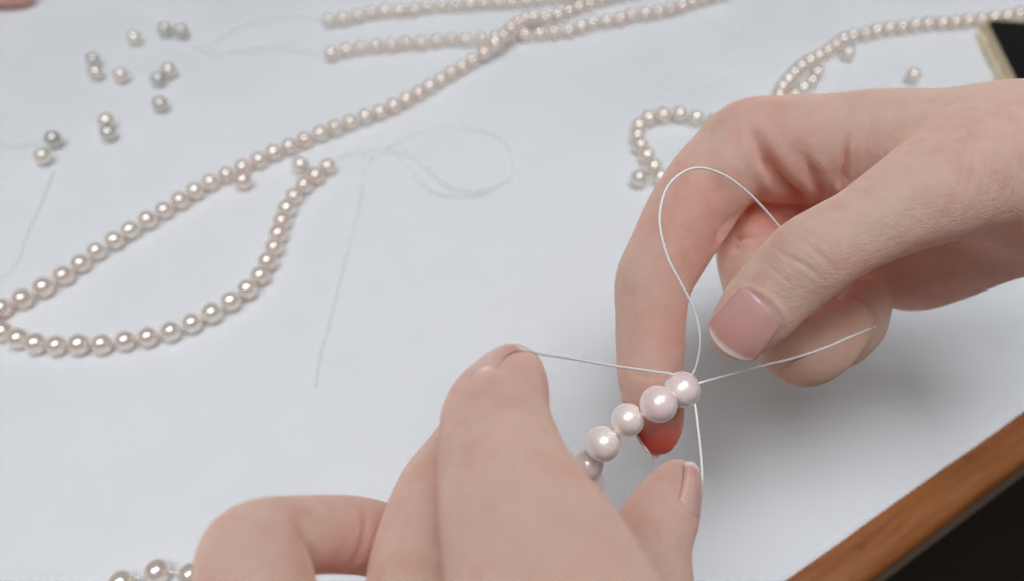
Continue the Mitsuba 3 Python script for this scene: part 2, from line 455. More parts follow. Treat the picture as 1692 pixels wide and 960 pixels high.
def nail_mesh(field, D, root, tip, normal, width, tip_width, arch=8.0, over=1.2, thick=0.45, lift=0.15, nu=25, nv=35, droop=0.02, round_tip=0.5):
    """A curved nail on the finger: root and tip are points near the skin, normal points outward. Returns (mesh, v along, u across, whole length, attached length)."""
    root, tip, nrm = (np.asarray(x, float) for x in (root, tip, normal))
    ax = tip - root
    ax /= np.linalg.norm(ax)
    nrm = nrm - (nrm @ ax) * ax
    nrm /= np.linalg.norm(nrm)

    def down(p):   # the skin under p, along the normal
        q = p + nrm * 7.0
        for _ in range(90):
            q = q - nrm * float(np.clip(field.value(D, q[None])[0], -0.3, 0.8)) * 0.8
        return q

    length0 = np.linalg.norm(tip - root)
    root = down(root)
    tip = down(root + (tip - root) * 0.72) if True else tip
    ax = tip - root
    ax /= np.linalg.norm(ax)
    tip = root + ax * length0
    length = length0
    nrm = nrm - (nrm @ ax) * ax
    nrm /= np.linalg.norm(nrm)
    side = np.cross(ax, nrm)
    us, vs = np.linspace(-1, 1, nu), np.linspace(0, 1, nv)
    total = length + over
    P, W, Lr = [], [], []
    for vv in vs:
        half = 0.5 * (width + (tip_width - width) * vv)
        for uu in us:   # rounded root, rounded free edge, arched across and a little along
            s0 = 2.6 * (1 - math.sqrt(max(0, 1 - uu * uu * 0.93)))
            s1 = total - round_tip * half * (1 - math.sqrt(max(0, 1 - uu * uu * 0.9)))
            s = s0 + (s1 - s0) * vv
            x = uu * half
            z = math.sqrt(arch * arch - x * x) - arch + lift * min(1.0, s / 2.0) - 0.25 * max(0.0, 1 - s / 1.2) - droop * max(0.0, s - 0.45 * total) ** 2 + 0.018 * s * (total - s) * 0.5
            P.append(root + ax * s + side * x + nrm * z)
            W.append(uu)
            Lr.append(s)
    P, W, Lr = np.array(P), np.array(W), np.array(Lr)
    vtop = P
    vbot = vtop - nrm * thick
    n = nv * nu
    i, j = np.meshgrid(np.arange(nv - 1), np.arange(nu - 1), indexing='ij')
    g = np.stack([i * nu + j, i * nu + j + 1, (i + 1) * nu + j + 1, (i + 1) * nu + j], -1).reshape(-1, 4)
    ring = np.concatenate([np.arange(nu), np.arange(1, nv) * nu + nu - 1, (nv - 1) * nu + np.arange(nu - 2, -1, -1), np.arange(nv - 2, 0, -1) * nu])
    r2 = np.roll(ring, -1)
    sides = np.stack([ring, ring + n, r2 + n, r2], 1)
    quads = np.vstack([g[:, ::-1], g + n, sides])
    m = trimesh.Trimesh(np.vstack([vtop, vbot]), np.vstack([quads[:, [0, 1, 2]], quads[:, [0, 2, 3]]]), process=False)
    trimesh.repair.fix_normals(m)
    along = np.concatenate([Lr, Lr]) / total
    G = P.reshape(nv, nu, 3)
    att = [i for i in range(nv) if Lr.reshape(nv, nu)[i, 0] < length - 1.0]
    fold = np.vstack([G[att, 0] - side * 0.3, G[att, -1] + side * 0.3, G[0] - ax * 0.35])
    return dict(mesh=m, along=along, u=np.concatenate([W, W]), total=total, length=length, fold=fold, normal=nrm)


NAIL = np.array([0.570, 0.310, 0.285])
NAIL_TIP = np.array([0.80, 0.74, 0.66])


def put_nail(parent, nail, base=NAIL, white=0.86, blend=0.05):
    mesh, along, u = nail['mesh'], nail['along'], nail['u']
    t = np.clip((along - (white - 0.06 * u * u) + blend) / (2 * blend), 0, 1)[:, None]
    t = t * t * (3 - 2 * t)
    lun = np.exp(-((along / 0.2) ** 2 + (u / 0.75) ** 2))[:, None]
    band = np.exp(-((along - (white - 0.12 - 0.05 * u * u)) / 0.09) ** 2)[:, None]
    mid = np.exp(-(((along - 0.45) / 0.25) ** 2 + (u / 0.6) ** 2))[:, None]
    c = base * (1 - 0.45 * mid) + np.array([0.55, 0.265, 0.245]) * 0.45 * mid
    c = c * (1 - 0.5 * band) + np.array([0.60, 0.28, 0.22]) * 0.5 * band
    c = c * (1 - 0.45 * lun) + np.array([0.60, 0.40, 0.40]) * 0.45 * lun
    c = c * (1 - t) + NAIL_TIP * t
    c = c * (0.96 + 0.08 * meshkit.noise(np.stack([u * 11, along * 1.5, 0 * u], -1)))[:, None]
    key = key_of(parent + '__nail')
    scene[key] = mikit.ply(M(mesh), 'nail_material', smooth=True, color=c)
    return key


def arr(*s):
    return np.array(s, float)


# ------------------------------------------------------------------ right hand
def right_hand():
    F = Field((18, 82, 34), (152, 181, 122), 0.5)
    palm = F.empty()
    F.chain(palm, arr((56.66, 151.55, 91.00, 10.73), (68.50, 149.61, 91.92, 11.89), (83.63, 146.46, 94.45, 13.15), (99.37, 142.21, 95.96, 14.08), (112.99, 136.66, 96.25, 17.20)), 4)
    F.chain(palm, arr((70.54, 159.36, 76.40, 10.57), (91.38, 154.96, 75.04, 12.31), (110.20, 145.61, 79.99, 13.45), (123.70, 143.09, 85.84, 14.72)), 6)
    F.chain(palm, arr((84.61, 163.40, 63.77, 10.21), (101.44, 154.73, 63.88, 11.84), (116.70, 146.90, 72.99, 12.97), (125.05, 143.59, 83.58, 14.88)), 6)
    F.chain(palm, arr((97.03, 157.03, 55.09, 9.64), (102.37, 145.36, 57.88, 11.41), (109.85, 142.93, 63.81, 11.69), (117.27, 140.88, 72.85, 11.22), (126.54, 140.50, 83.43, 13.87)), 6)
    # wrist and forearm
    F.chain(palm, arr((106.27, 139.42, 96.10, 15.79), (118.97, 136.87, 95.08, 17.57), (133.61, 136.48, 94.72, 17.57), (161.15, 136.29, 93.18, 19.41), (196.85, 136.37, 90.52, 22.34)), 5)
    F.chain(palm, arr((119.46, 142.26, 85.07, 15.57), (142.10, 142.05, 84.88, 17.27), (170.41, 142.05, 84.88, 19.82), (208.03, 142.55, 82.60, 22.89)), 5)
    thumb = F.empty()
    F.chain(thumb, arr((107.77, 131.89, 100.01, 15.32), (94.03, 126.67, 103.35, 13.29), (77.64, 116.49, 104.80, 9.82), (66.94, 110.50, 103.31, 8.02), (60.57, 107.43, 101.82, 7.86), (55.67, 105.10, 99.64, 8.08), (50.89, 102.29, 95.65, 7.56), (46.85, 99.60, 91.78, 7.15), (43.67, 97.54, 88.50, 5.81)), 0.8)
    index = F.empty()
    F.chain(index, arr((66.03, 150.42, 91.31, 11.67), (56.66, 150.92, 90.41, 11.02), (47.98, 145.16, 87.77, 10.19), (40.93, 136.48, 83.78, 9.89), (35.26, 127.19, 80.59, 8.99), (31.32, 120.04, 78.02, 8.43), (30.30, 113.43, 74.60, 7.67), (29.82, 106.85, 71.20, 7.32), (29.59, 100.87, 68.35, 6.85), (30.57, 95.86, 65.04, 5.91), (31.16, 92.48, 63.26, 4.72), (30.94, 90.53, 62.12, 3.82)), 0.8)
    middle = F.empty()
    F.chain(middle, arr((74.38, 161.51, 75.67, 10.98), (66.00, 152.71, 72.94, 9.54), (60.00, 143.41, 71.10, 9.00), (58.15, 133.15, 69.74, 8.43), (58.80, 121.56, 68.51, 7.84), (60.58, 111.67, 68.85, 7.27), (63.40, 106.23, 69.25, 6.71), (68.80, 108.59, 70.09, 6.35), (74.88, 115.14, 69.35, 5.85)), 0.8)
    ring = F.empty()
    F.chain(ring, arr((88.32, 164.77, 63.68, 10.92), (78.93, 152.93, 56.74, 9.46), (73.53, 141.65, 54.42, 8.87), (73.73, 127.61, 55.00, 7.84), (76.07, 119.54, 58.42, 7.38), (79.68, 118.83, 64.59, 6.62), (82.82, 123.57, 66.27, 5.98)), 0.8)
    little = F.empty()
    F.chain(little, arr((101.29, 159.71, 54.86, 9.73), (92.05, 150.96, 49.43, 7.98), (87.84, 140.69, 50.79, 7.04), (88.31, 134.15, 55.63, 6.46)), 0.8)
    D = smin(palm, thumb, 9.0)
    D = np.minimum(D, smin(palm, index, 4.0))
    for fg in (middle, ring, little):
        D = smin(D, smin(palm, fg, 4.0), 0.5)
    m = F.mesh(D)
    vw = (-0.390, -0.692, 0.608)
    creases = [
        # knuckle folds of the thumb
        (((46.42, 103.56, 105.04), (49.59, 101.24, 104.25), (53.58, 98.94, 103.47), (57.02, 97.64, 100.89)), vw, 0.45, 0.27, 9),
        (((49.39, 105.17, 106.54), (53.41, 102.84, 105.73), (56.83, 99.73, 104.21), (59.20, 99.08, 102.23)), vw, 0.45, 0.22, 9),
        (((51.26, 106.21, 107.52), (55.27, 103.63, 106.48), (59.22, 100.29, 104.73)), vw, 0.35, 0.12, 9),
        (((44.44, 101.71, 103.32), (47.95, 99.08, 102.23), (51.78, 96.84, 100.15)), vw, 0.35, 0.10, 9),
        # folds of the web between thumb and index finger
        (((51.45, 148.15, 101.50), (54.38, 143.77, 98.78), (57.67, 140.33, 94.21), (63.21, 140.55, 87.58), (72.16, 141.97, 79.33)), vw, 1.4, 3.0, 22, (2.0, 9)),
        (((63.71, 141.67, 98.20), (66.61, 140.03, 93.93), (69.78, 140.48, 88.88), (75.49, 143.02, 80.31)), vw, 1.2, 2.0, 22, (2.0, 9)),
        (((72.71, 141.28, 103.30), (72.48, 138.75, 99.57), (73.08, 137.76, 94.54), (75.60, 140.71, 86.36)), vw, 0.7, 1.6, 18, (2.5, 9)),
        (((76.76, 144.35, 108.90), (75.99, 139.15, 104.05), (74.10, 134.75, 98.58), (73.38, 136.67, 90.79)), vw, 2.4, 1.0, 20, (2.5, 9)),
        (((49.40, 135.01, 78.31), (52.08, 133.97, 78.71), (55.16, 132.93, 79.10), (60.06, 132.93, 79.10)), vw, 0.7, 1.1, 12),
        # index finger: base, middle and end joint on the palm side
        (((40.46, 138.62, 96.72), (44.45, 135.89, 94.18), (47.93, 134.39, 88.67), (50.68, 133.85, 79.96), (51.22, 133.13, 73.82)), vw, 1.8, 2.0, 20, (2.5, 9)),
        (((23.84, 99.85, 72.87), (27.29, 97.54, 73.45), (33.30, 99.12, 72.18)), vw, 0.7, 0.2, 9),
    ]
    w0, w1 = arr((87.00, 126.77, 117.12), (85.27, 120.90, 113.01), (83.67, 115.87, 108.32), (81.85, 113.07, 101.61)), arr((98.54, 127.62, 117.90), (96.31, 120.09, 113.62), (94.49, 114.26, 108.18), (92.84, 110.50, 99.21))
    for i in range(9):   # fine folds at the wrist
        creases.append((w0 + (w1 - w0) * (i + 0.4 * math.sin(i * 2.3)) / 8, vw, 0.35, 0.12 + 0.04 * (i % 3), 14))
    nails = [nail_mesh(F, D, (46.31, 96.48, 98.44), (39.53, 91.60, 89.79), (-0.286, -0.626, 0.725), 10.0, 11.0, arch=8.5, over=0.9, round_tip=0.62),
             nail_mesh(F, D, (25.07, 97.56, 65.27), (27.23, 90.22, 59.79), (-0.80, 0.25, -0.30), 8.5, 7.5, arch=6.0, over=4.4, thick=0.35, round_tip=0.9)]
    m = finish(m, creases, nails)
    v = np.asarray(m.vertices)
    spots = [((30.41, 86.97, 63.59), 8.6, (0.60, 0.075, 0.05), 1.0), ((28.54, 95.90, 71.92), 7, PINK, 0.6), ((67.10, 144.61, 81.79), 13, (0.62, 0.22, 0.165), 0.85), ((52.79, 145.85, 104.83), 8, PINK, 0.5),  # third spot, web recess: palm flush deepened with painted red shade
             ((58.19, 144.99, 76.67), 9, (0.64, 0.24, 0.18), 0.7), ((40.22, 125.04, 85.43), 10, FLUSH, 0.55), ((32.43, 107.61, 77.37), 8, FLUSH, 0.5), ((44.19, 131.82, 91.74), 8, FLUSH, 0.5), ((52.14, 101.55, 103.17), 7, TAN, 0.6), ((49.41, 94.27, 89.55), 6, PINK, 0.6),  # first spot, beside the web recess: flush plus painted red shade
             ((73.11, 114.52, 92.02), 8, RED, 0.35), ((87.00, 121.71, 112.40), 14, PINK, 0.4), ((63.84, 103.23, 70.56), 11, (0.52, 0.36, 0.26), 0.75)]  # first and last spots paint shade: red under the thumb, brown on curled fingers
    key = 'hand'
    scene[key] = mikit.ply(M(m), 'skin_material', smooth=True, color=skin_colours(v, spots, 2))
    tag(key, 'hand reaching in from the right, thumb and hooked index finger above the held pearl', 'hand')
    put_nail(key, nails[0], white=0.91)
    put_nail(key, nails[1], white=0.78)
    return F, D


# ------------------------------------------------------------------ left hand
def left_hand():
    F = Field((-50, -12, 55), (39, 91, 131), 0.5)
    palm = F.empty()
    F.chain(palm, arr((5.43, 20.43, 108.19, 12.92), (0.95, 17.93, 100.40, 15.57), (-4.67, 9.95, 87.49, 18.40), (-10.67, -5.76, 68.73, 20.46)), 4)
    F.chain(palm, arr((-9.50, 25.49, 93.77, 9.80), (-7.83, 18.49, 89.97, 14.03), (-7.83, 10.38, 82.42, 17.72)), 6)
    F.chain(palm, arr((-32.48, 33.48, 93.02, 8.80), (-22.44, 22.51, 85.52, 12.55), (-14.02, 10.60, 79.89, 16.58)), 6)
    F.chain(palm, arr((14.99, 34.17, 82.72, 11.20), (8.00, 22.07, 87.85, 14.62), (-1.92, 10.38, 82.42, 17.72)), 6)
    index = F.empty()
    F.chain(index, arr((0.00, 78.88, 98.43, 5.54), (-0.78, 74.31, 101.01, 6.69), (-2.40, 67.66, 103.02, 8.31), (-1.77, 61.61, 104.21, 8.85), (-0.67, 54.72, 105.98, 9.73), (1.71, 46.15, 108.94, 10.88), (4.05, 38.46, 111.34, 12.00), (6.02, 31.30, 112.86, 12.73)), 0.8)
    middle = F.empty()
    F.chain(middle, arr((-5.17, 81.50, 80.37, 6.51), (-8.54, 71.47, 83.32, 7.38), (-10.93, 63.17, 87.89, 7.78), (-11.91, 55.29, 90.11, 8.47), (-12.38, 47.38, 90.94, 8.85), (-11.03, 36.86, 92.06, 9.55), (-9.79, 26.27, 90.39, 10.10)), 0.8)
    ring = F.empty()
    F.chain(ring, arr((-13.76, 60.50, 66.25, 5.46), (-20.50, 60.62, 74.57, 6.07), (-25.21, 58.20, 83.26, 6.10), (-31.21, 54.11, 91.75, 5.95), (-36.37, 48.97, 97.90, 6.83), (-34.74, 43.07, 99.23, 7.99), (-33.12, 34.65, 94.11, 8.96)), 0.8)
    thumb = F.empty()
    F.chain(thumb, arr((29.30, 69.85, 79.08, 4.28), (26.47, 65.05, 78.71, 5.96), (23.05, 58.83, 78.38, 7.01), (20.55, 50.13, 78.47, 8.53), (16.86, 39.30, 82.04, 9.99), (12.79, 31.12, 85.35, 11.63)), 0.8)
    D = smin(palm, index, 6.0)
    D = smin(D, smin(palm, middle, 4.0), 0.6)
    D = smin(D, smin(palm, ring, 4.0), 0.4)
    D = smin(D, smin(palm, thumb, 6.0), 0.5)
    m = F.mesh(D)
    vi, vt, vr = (0.020, -0.538, 0.843), (-0.170, -0.430, 0.887), (0.259, -0.410, 0.875)
    creases = [
        (((-8.96, 64.54, 111.04), (-4.87, 65.94, 110.98), (-0.53, 66.97, 110.58)), vi, 0.45, 0.24, 12),
        (((-9.14, 62.15, 111.55), (-4.78, 63.96, 111.87), (0.34, 65.04, 111.51)), vi, 0.45, 0.2, 12),
        (((-7.23, 68.67, 109.43), (-3.21, 69.19, 109.91), (1.27, 70.65, 108.54)), vi, 0.45, 0.16, 12),
        (((-8.48, 53.38, 111.57), (-6.81, 53.21, 112.78), (-4.44, 53.09, 112.68)), vi, 0.5, 0.18, 12),
        (((-0.08, 51.43, 115.23), (1.48, 52.52, 114.87), (3.06, 52.81, 113.78)), vi, 0.5, 0.18, 12),
        (((-16.60, 58.23, 99.69), (-13.68, 57.74, 101.97), (-11.32, 59.67, 102.40)), vi, 0.5, 0.16, 12),
        (((-16.10, 56.43, 99.38), (-13.56, 56.34, 102.03), (-11.05, 57.87, 102.09)), vi, 0.45, 0.16, 12),
        (((-22.90, 59.52, 92.69), (-22.43, 55.97, 90.75), (-23.84, 53.35, 86.93), (-26.33, 52.48, 83.39)), vr, 0.6, 0.4, 12),
        (((-31.22, 54.66, 99.10), (-29.64, 50.87, 98.29), (-28.78, 48.34, 95.94), (-27.66, 45.82, 93.59)), vr, 1.5, 0.7, 14),
        (((-38.15, 41.20, 105.68), (-36.59, 43.88, 106.82), (-33.75, 47.07, 107.06)), vr, 0.5, 0.10, 12),
    ]
    t0, t1 = arr((24.42, 58.43, 86.20), (24.81, 56.42, 85.69), (26.15, 54.45, 83.86)), arr((28.36, 58.13, 83.19), (28.75, 56.19, 81.38), (29.34, 54.17, 79.50))
    for i in range(5):   # skin folds over the thumb joint
        creases.append((t0 + (t1 - t0) * i / 4, vt, 0.4, 0.24 - 0.02 * i, 10))
    nails = [nail_mesh(F, D, (-5.58, 69.20, 108.55), (-0.98, 80.09, 103.67), (-0.72, 0.36, 0.50), 7.6, 6.4, arch=5.6, over=0.4, lift=0.16, thick=1.3, droop=0.05) | {'rise': 0.0},
             nail_mesh(F, D, (30.06, 61.43, 80.80), (32.27, 70.67, 81.21), (0.90, -0.28, 0.32), 9.2, 7.8, arch=6.4, over=1.2, lift=0.06, thick=0.8) | {'rise': 0.18}]
    m = finish(m, creases, nails)
    v = np.asarray(m.vertices)
    spots = [((1.31, 74.28, 106.45), 6, PINK, 0.7), ((21.07, 60.65, 85.54), 9, PINK, 0.75), ((27.04, 56.16, 84.09), 6, TAN, 0.7), ((-22.25, 56.33, 81.51), 7, RED, 0.5),
             ((-3.96, 64.41, 110.92), 6, PINK, 0.4), ((0.27, 39.22, 120.25), 12, PINK, 0.2), ((7.59, 52.71, 109.58), 7, TAN, 0.4)]
    key = 'hand_001'
    scene[key] = mikit.ply(M(m), 'skin_material', smooth=True, color=skin_colours(v, spots, 6))
    tag(key, 'hand reaching up from the bottom, thread stretched over its raised index fingertip', 'hand')
    put_nail(key, nails[0], base=np.array([0.66, 0.43, 0.365]), white=0.93)
    put_nail(key, nails[1], base=np.array([0.62, 0.39, 0.34]), white=0.9)
    return F, D


RH = right_hand()
LH = left_hand()


# ------------------------------------------------------------------ a third hand, only a fingertip of it in the corner
def corner_hand():
    c = arr((-260.54, 398.44, 8.00) + (7.0,), (-266.16, 397.76, 9.00) + (8.0,), (-281.06, 397.72, 11.00) + (8.6,), (-298.11, 396.92, 14.00) + (9.0,))
    F = Field(c[:, :3].min(0) - 14, c[:, :3].max(0) + 14, 0.9)
    D = F.empty()
    F.chain(D, c, 0.8)
    m = F.mesh(D)
    m = finish(m, [])
    key = 'hand_002'
    scene[key] = mikit.ply(M(m), 'skin_material', smooth=True, color=skin_colours(np.asarray(m.vertices), [((-261.23, 393.73, 9.00), 9, PINK, 0.6)], 9))
    tag(key, 'blurred fingertip of another hand lying at the top left corner of the cloth', 'hand')
    nm = nail_mesh(F, D, np.array((-260.46, 388.74, 16.00)), np.array((-256.17, 393.60, 13.00)), (0, 0.2, 1), 10, 9, over=0.8, nu=11, nv=13)
    put_nail(key, nm)


corner_hand()

# ------------------------------------------------------------------ pearls
rng = np.random.default_rng(11)
PEARL_R = 3.45


def pearl_variant(seed, drilled, sub=3):
    m = trimesh.creation.icosphere(subdivisions=sub, radius=PEARL_R)
    v = np.asarray(m.vertices)
    n = v / PEARL_R
    v = v + n * (0.16 * (meshkit.fbm(n * 1.3, 2, seed) - 0.5))[:, None]
    if drilled:   # the drill hole dips in along +x
        for sgn in (1, -1):
            d = np.linalg.norm(n[:, 1:], axis=1) + (n[:, 0] * sgn < 0) * 9
            v = v - np.array([sgn, 0, 0]) * (0.45 * np.exp(-(d / 0.13) ** 2))[:, None]
    m.vertices = v
    return m


PEARLS = [mikit.ply(M(pearl_variant(s, True)), 'pearl_material', smooth=True) for s in range(5)]
SILVER = [mikit.ply(M(pearl_variant(40 + s, True)), 'silver_pearl_material', smooth=True) for s in range(2)]
FINE = [mikit.ply(M(pearl_variant(20 + s, True, 5)), 'held_pearl_material', smooth=True) for s in range(3)]
HOLE = mikit.ply(M(trimesh.creation.cylinder(0.55, 0.8, sections=14)), 'drill_hole_material', smooth=40)


def frame_to(axis):
    x = np.asarray(axis, float) / np.linalg.norm(axis)
    up = np.array([0, 0, 1.0]) if abs(x[2]) < 0.9 else np.array([0, 1.0, 0])
    y = np.cross(up, x)
    y /= np.linalg.norm(y)
    return np.stack([x, y, np.cross(x, y)], 1)


def place(pos, axis, size, roll=0.0):
    R = frame_to(axis)
    c, s = math.cos(roll), math.sin(roll)
    R = R @ np.array([[1, 0, 0], [0, c, -s], [0, s, c]]) * size
    m = np.eye(4)
    m[:3, :3], m[:3, 3] = R, np.asarray(pos) * 0.001
    return T(m.tolist())


def add_pearl(key, pos, axis, size, fine=False, silver=False):
    bank = FINE if fine else SILVER if silver else PEARLS
    scene[key] = {**bank[int(rng.integers(len(bank)))], 'to_world': place(pos, axis, size, float(rng.uniform(0, 6.28)))}


def strand(name, pts, spacing=7.12, ends=True):
    """Pearls threaded side by side along a smooth line on the cloth."""
    c = resample(catmull(pts, 24), 0.25)
    n = max(2, int(round(len(c) * 0.25 / spacing)))
    at = np.clip(np.round(np.linspace(0, len(c) - 1, n)).astype(int), 0, len(c) - 1)
    line = []
    for i, a in enumerate(at):
        p = c[a].copy()
        t = c[min(a + 2, len(c) - 1)] - c[max(a - 2, 0)]
        size = float(rng.uniform(0.95, 1.02))
        p[2] = p[2] - 3.45 + PEARL_R * size - 0.03
        p[:2] += rng.normal(0, 0.10, 2)
        add_pearl(key_of(name + '__pearl'), p, t, size)
        line.append(p)
    put('thread', thread_mesh(line, 0.28, 6, per=4), 'thread_material', name)
    return line


N1 = [(-75.37, 256.03, 3.50), (-79.23, 249.71, 3.50), (-83.17, 243.21, 3.50), (-85.74, 236.49, 3.50), (-87.01, 229.65, 3.50), (-87.15, 223.32, 3.50), (-87.02, 215.83, 3.50), (-87.23, 210.24, 3.50), (-88.09, 202.67, 3.50), (-89.19, 195.63, 3.50), (-91.52, 188.82, 3.50), (-95.58, 183.65, 3.50), (-99.95, 178.61, 3.50), (-104.89, 173.97, 3.50), (-110.42, 170.49, 3.50), (-116.74, 167.33, 3.50), (-123.17, 165.51, 3.50), (-130.23, 163.97, 3.50), (-136.81, 162.95, 3.50), (-143.75, 162.95, 3.50), (-150.99, 162.69, 3.50), (-158.26, 163.97, 3.50), (-166.88, 167.33, 3.50), (-175.58, 172.35, 3.50), (-175.16, 177.78, 3.50), (-170.06, 182.24, 3.50), (-165.08, 187.37, 3.50), (-160.38, 192.05, 3.50), (-156.25, 198.66, 3.50), (-152.98, 205.17, 3.50), (-148.36, 210.89, 3.50), (-144.21, 216.53, 3.50), (-139.60, 221.95, 3.50), (-135.34, 227.50, 3.50), (-130.64, 232.88, 3.50), (-126.02, 239.09, 3.50), (-121.17, 245.09, 3.50), (-115.91, 250.13, 3.50), (-110.28, 255.24, 3.50), (-104.18, 260.07, 3.50), (-98.80, 265.40, 3.50), (-92.19, 270.44, 3.50), (-86.40, 275.15, 3.50), (-79.98, 279.96, 3.50), (-73.36, 284.41, 3.50), (-67.15, 288.90, 3.50), (-61.25, 292.60, 3.50), (-55.10, 297.29, 3.50), (-49.14, 302.54, 3.50), (-43.66, 308.39, 3.50), (-37.81, 314.87, 3.50), (-32.62, 321.00, 3.50), (-27.31, 327.28, 3.50), (-21.86, 333.17, 3.50),
    (-16.84, 338.94, 4.00), (-11.65, 342.70, 6.00), (-5.85, 348.27, 8.60), (-0.59, 357.02, 9.20), (5.15, 367.02, 8.00), (10.48, 374.80, 5.50), (15.84, 377.38, 3.80),
    (22.14, 379.52, 3.50), (27.97, 383.97, 3.50), (34.20, 388.55, 3.50), (40.52, 393.20, 3.50), (46.57, 397.19, 3.50), (52.97, 400.62, 3.50), (66.54, 406.76, 3.50)]
strand('pearl_necklace', N1)
tag('pearl_necklace', 'long pearl strand running diagonally and bending back in a loop at the left', 'pearl necklace')
strand('pearl_strand', [(-87.25, 343.10, 3.50), (-80.41, 346.46, 3.50), (-73.42, 349.34, 3.50), (-66.16, 350.48, 3.50), (-57.91, 351.05, 3.50), (-50.99, 353.35, 3.50), (-42.98, 353.93, 3.50), (-35.63, 355.72, 3.50), (-28.20, 356.89, 3.50), (-20.08, 356.30, 3.50), (-12.31, 357.47, 3.50), (-5.72, 358.64, 3.50), (2.72, 360.41, 3.50), (10.90, 362.19, 3.50), (18.51, 363.44, 3.50), (26.15, 364.64, 3.50), (33.32, 367.65, 3.50), (41.00, 372.60, 3.50), (47.62, 374.45, 3.50), (54.29, 376.32, 3.50), (62.89, 381.42, 3.50), (70.24, 382.69, 3.50), (77.79, 385.31, 3.50), (85.49, 388.55, 3.50), (92.95, 393.86, 3.50), (101.07, 398.53, 3.50), (115.22, 405.39, 3.50)])
tag('pearl_strand', 'pearl strand crossing under the diagonal one, second from the top', 'pearl strand')
strand('pearl_strand_001', [(-93.90, 375.70, 3.50), (-86.65, 377.01, 3.50), (-79.93, 380.15, 3.50), (-72.90, 383.97, 3.50), (-66.14, 385.31, 3.50), (-58.96, 385.96, 3.50), (-51.45, 386.60, 3.50), (-44.74, 389.85, 3.50), (-37.84, 391.16, 3.50), (-30.56, 391.82, 3.50), (-22.31, 392.54, 3.50), (-14.69, 393.86, 3.50), (-8.30, 393.86, 3.50), (-0.32, 394.52, 3.50), (7.05, 395.85, 3.50), (14.15, 397.85, 3.50), (27.16, 401.29, 3.50), (43.71, 406.76, 3.50)])
tag('pearl_strand_001', 'uppermost pearl strand at the top edge of the cloth', 'pearl strand')
strand('pearl_strand_002', [(275.55, 385.96, 3.50), (264.05, 382.05, 3.50), (258.84, 380.15, 3.50), (250.50, 378.89, 3.50), (243.50, 377.01, 3.50), (235.83, 375.70, 3.50), (228.84, 374.45, 3.50), (220.95, 373.22, 3.50), (213.94, 372.60, 3.50), (205.28, 370.76, 3.50), (197.88, 368.86, 3.50), (190.43, 367.65, 3.50), (183.25, 365.24, 3.50), (175.63, 362.19, 3.50), (169.78, 359.82, 3.50), (162.40, 355.08, 3.50), (156.15, 348.72, 3.50), (150.20, 343.10, 3.50), (144.21, 338.09, 3.50), (137.90, 332.63, 3.50), (132.19, 325.71, 3.50), (127.70, 319.98, 3.50), (123.24, 312.87, 3.50), (119.71, 305.95, 3.50), (114.39, 296.82, 3.50), (106.18, 288.45, 3.50), (96.94, 285.75, 3.50), (90.53, 286.65, 3.50), (85.05, 288.45, 3.50), (78.35, 291.22, 3.50), (71.37, 292.60, 3.50), (64.27, 291.22, 3.50), (58.11, 288.45, 3.50), (53.99, 282.15, 3.50), (53.44, 274.72, 3.50), (54.78, 266.23, 3.50), (57.23, 259.26, 3.50), (59.00, 251.68, 3.50), (60.63, 243.58, 3.50), (62.85, 235.40, 3.50), (65.98, 227.85, 3.50)])
tag('pearl_strand_002', 'pearl strand from behind the phone curving into a loop left of the knuckle', 'pearl strand')
strand('pearl_strand_003', [(143.25, 326.76, 3.50), (138.66, 318.96, 3.50), (133.61, 313.37, 3.50), (128.66, 307.90, 3.50), (123.90, 300.63, 3.50), (118.24, 292.60, 3.50)])
tag('pearl_strand_003', 'short strand end of a few pearls just behind the knuckle', 'pearl strand')
strand('pearl_strand_004', [(-109.64, 80.38, 2.90), (-102.91, 83.37, 2.90), (-96.67, 85.94, 2.90), (-89.30, 87.24, 2.90), (-82.26, 85.29, 2.90), (-76.00, 82.42, 2.90)], 7.5)
tag('pearl_strand_004', 'few pearls in a row at the bottom left beside the curled finger', 'pearl strand')

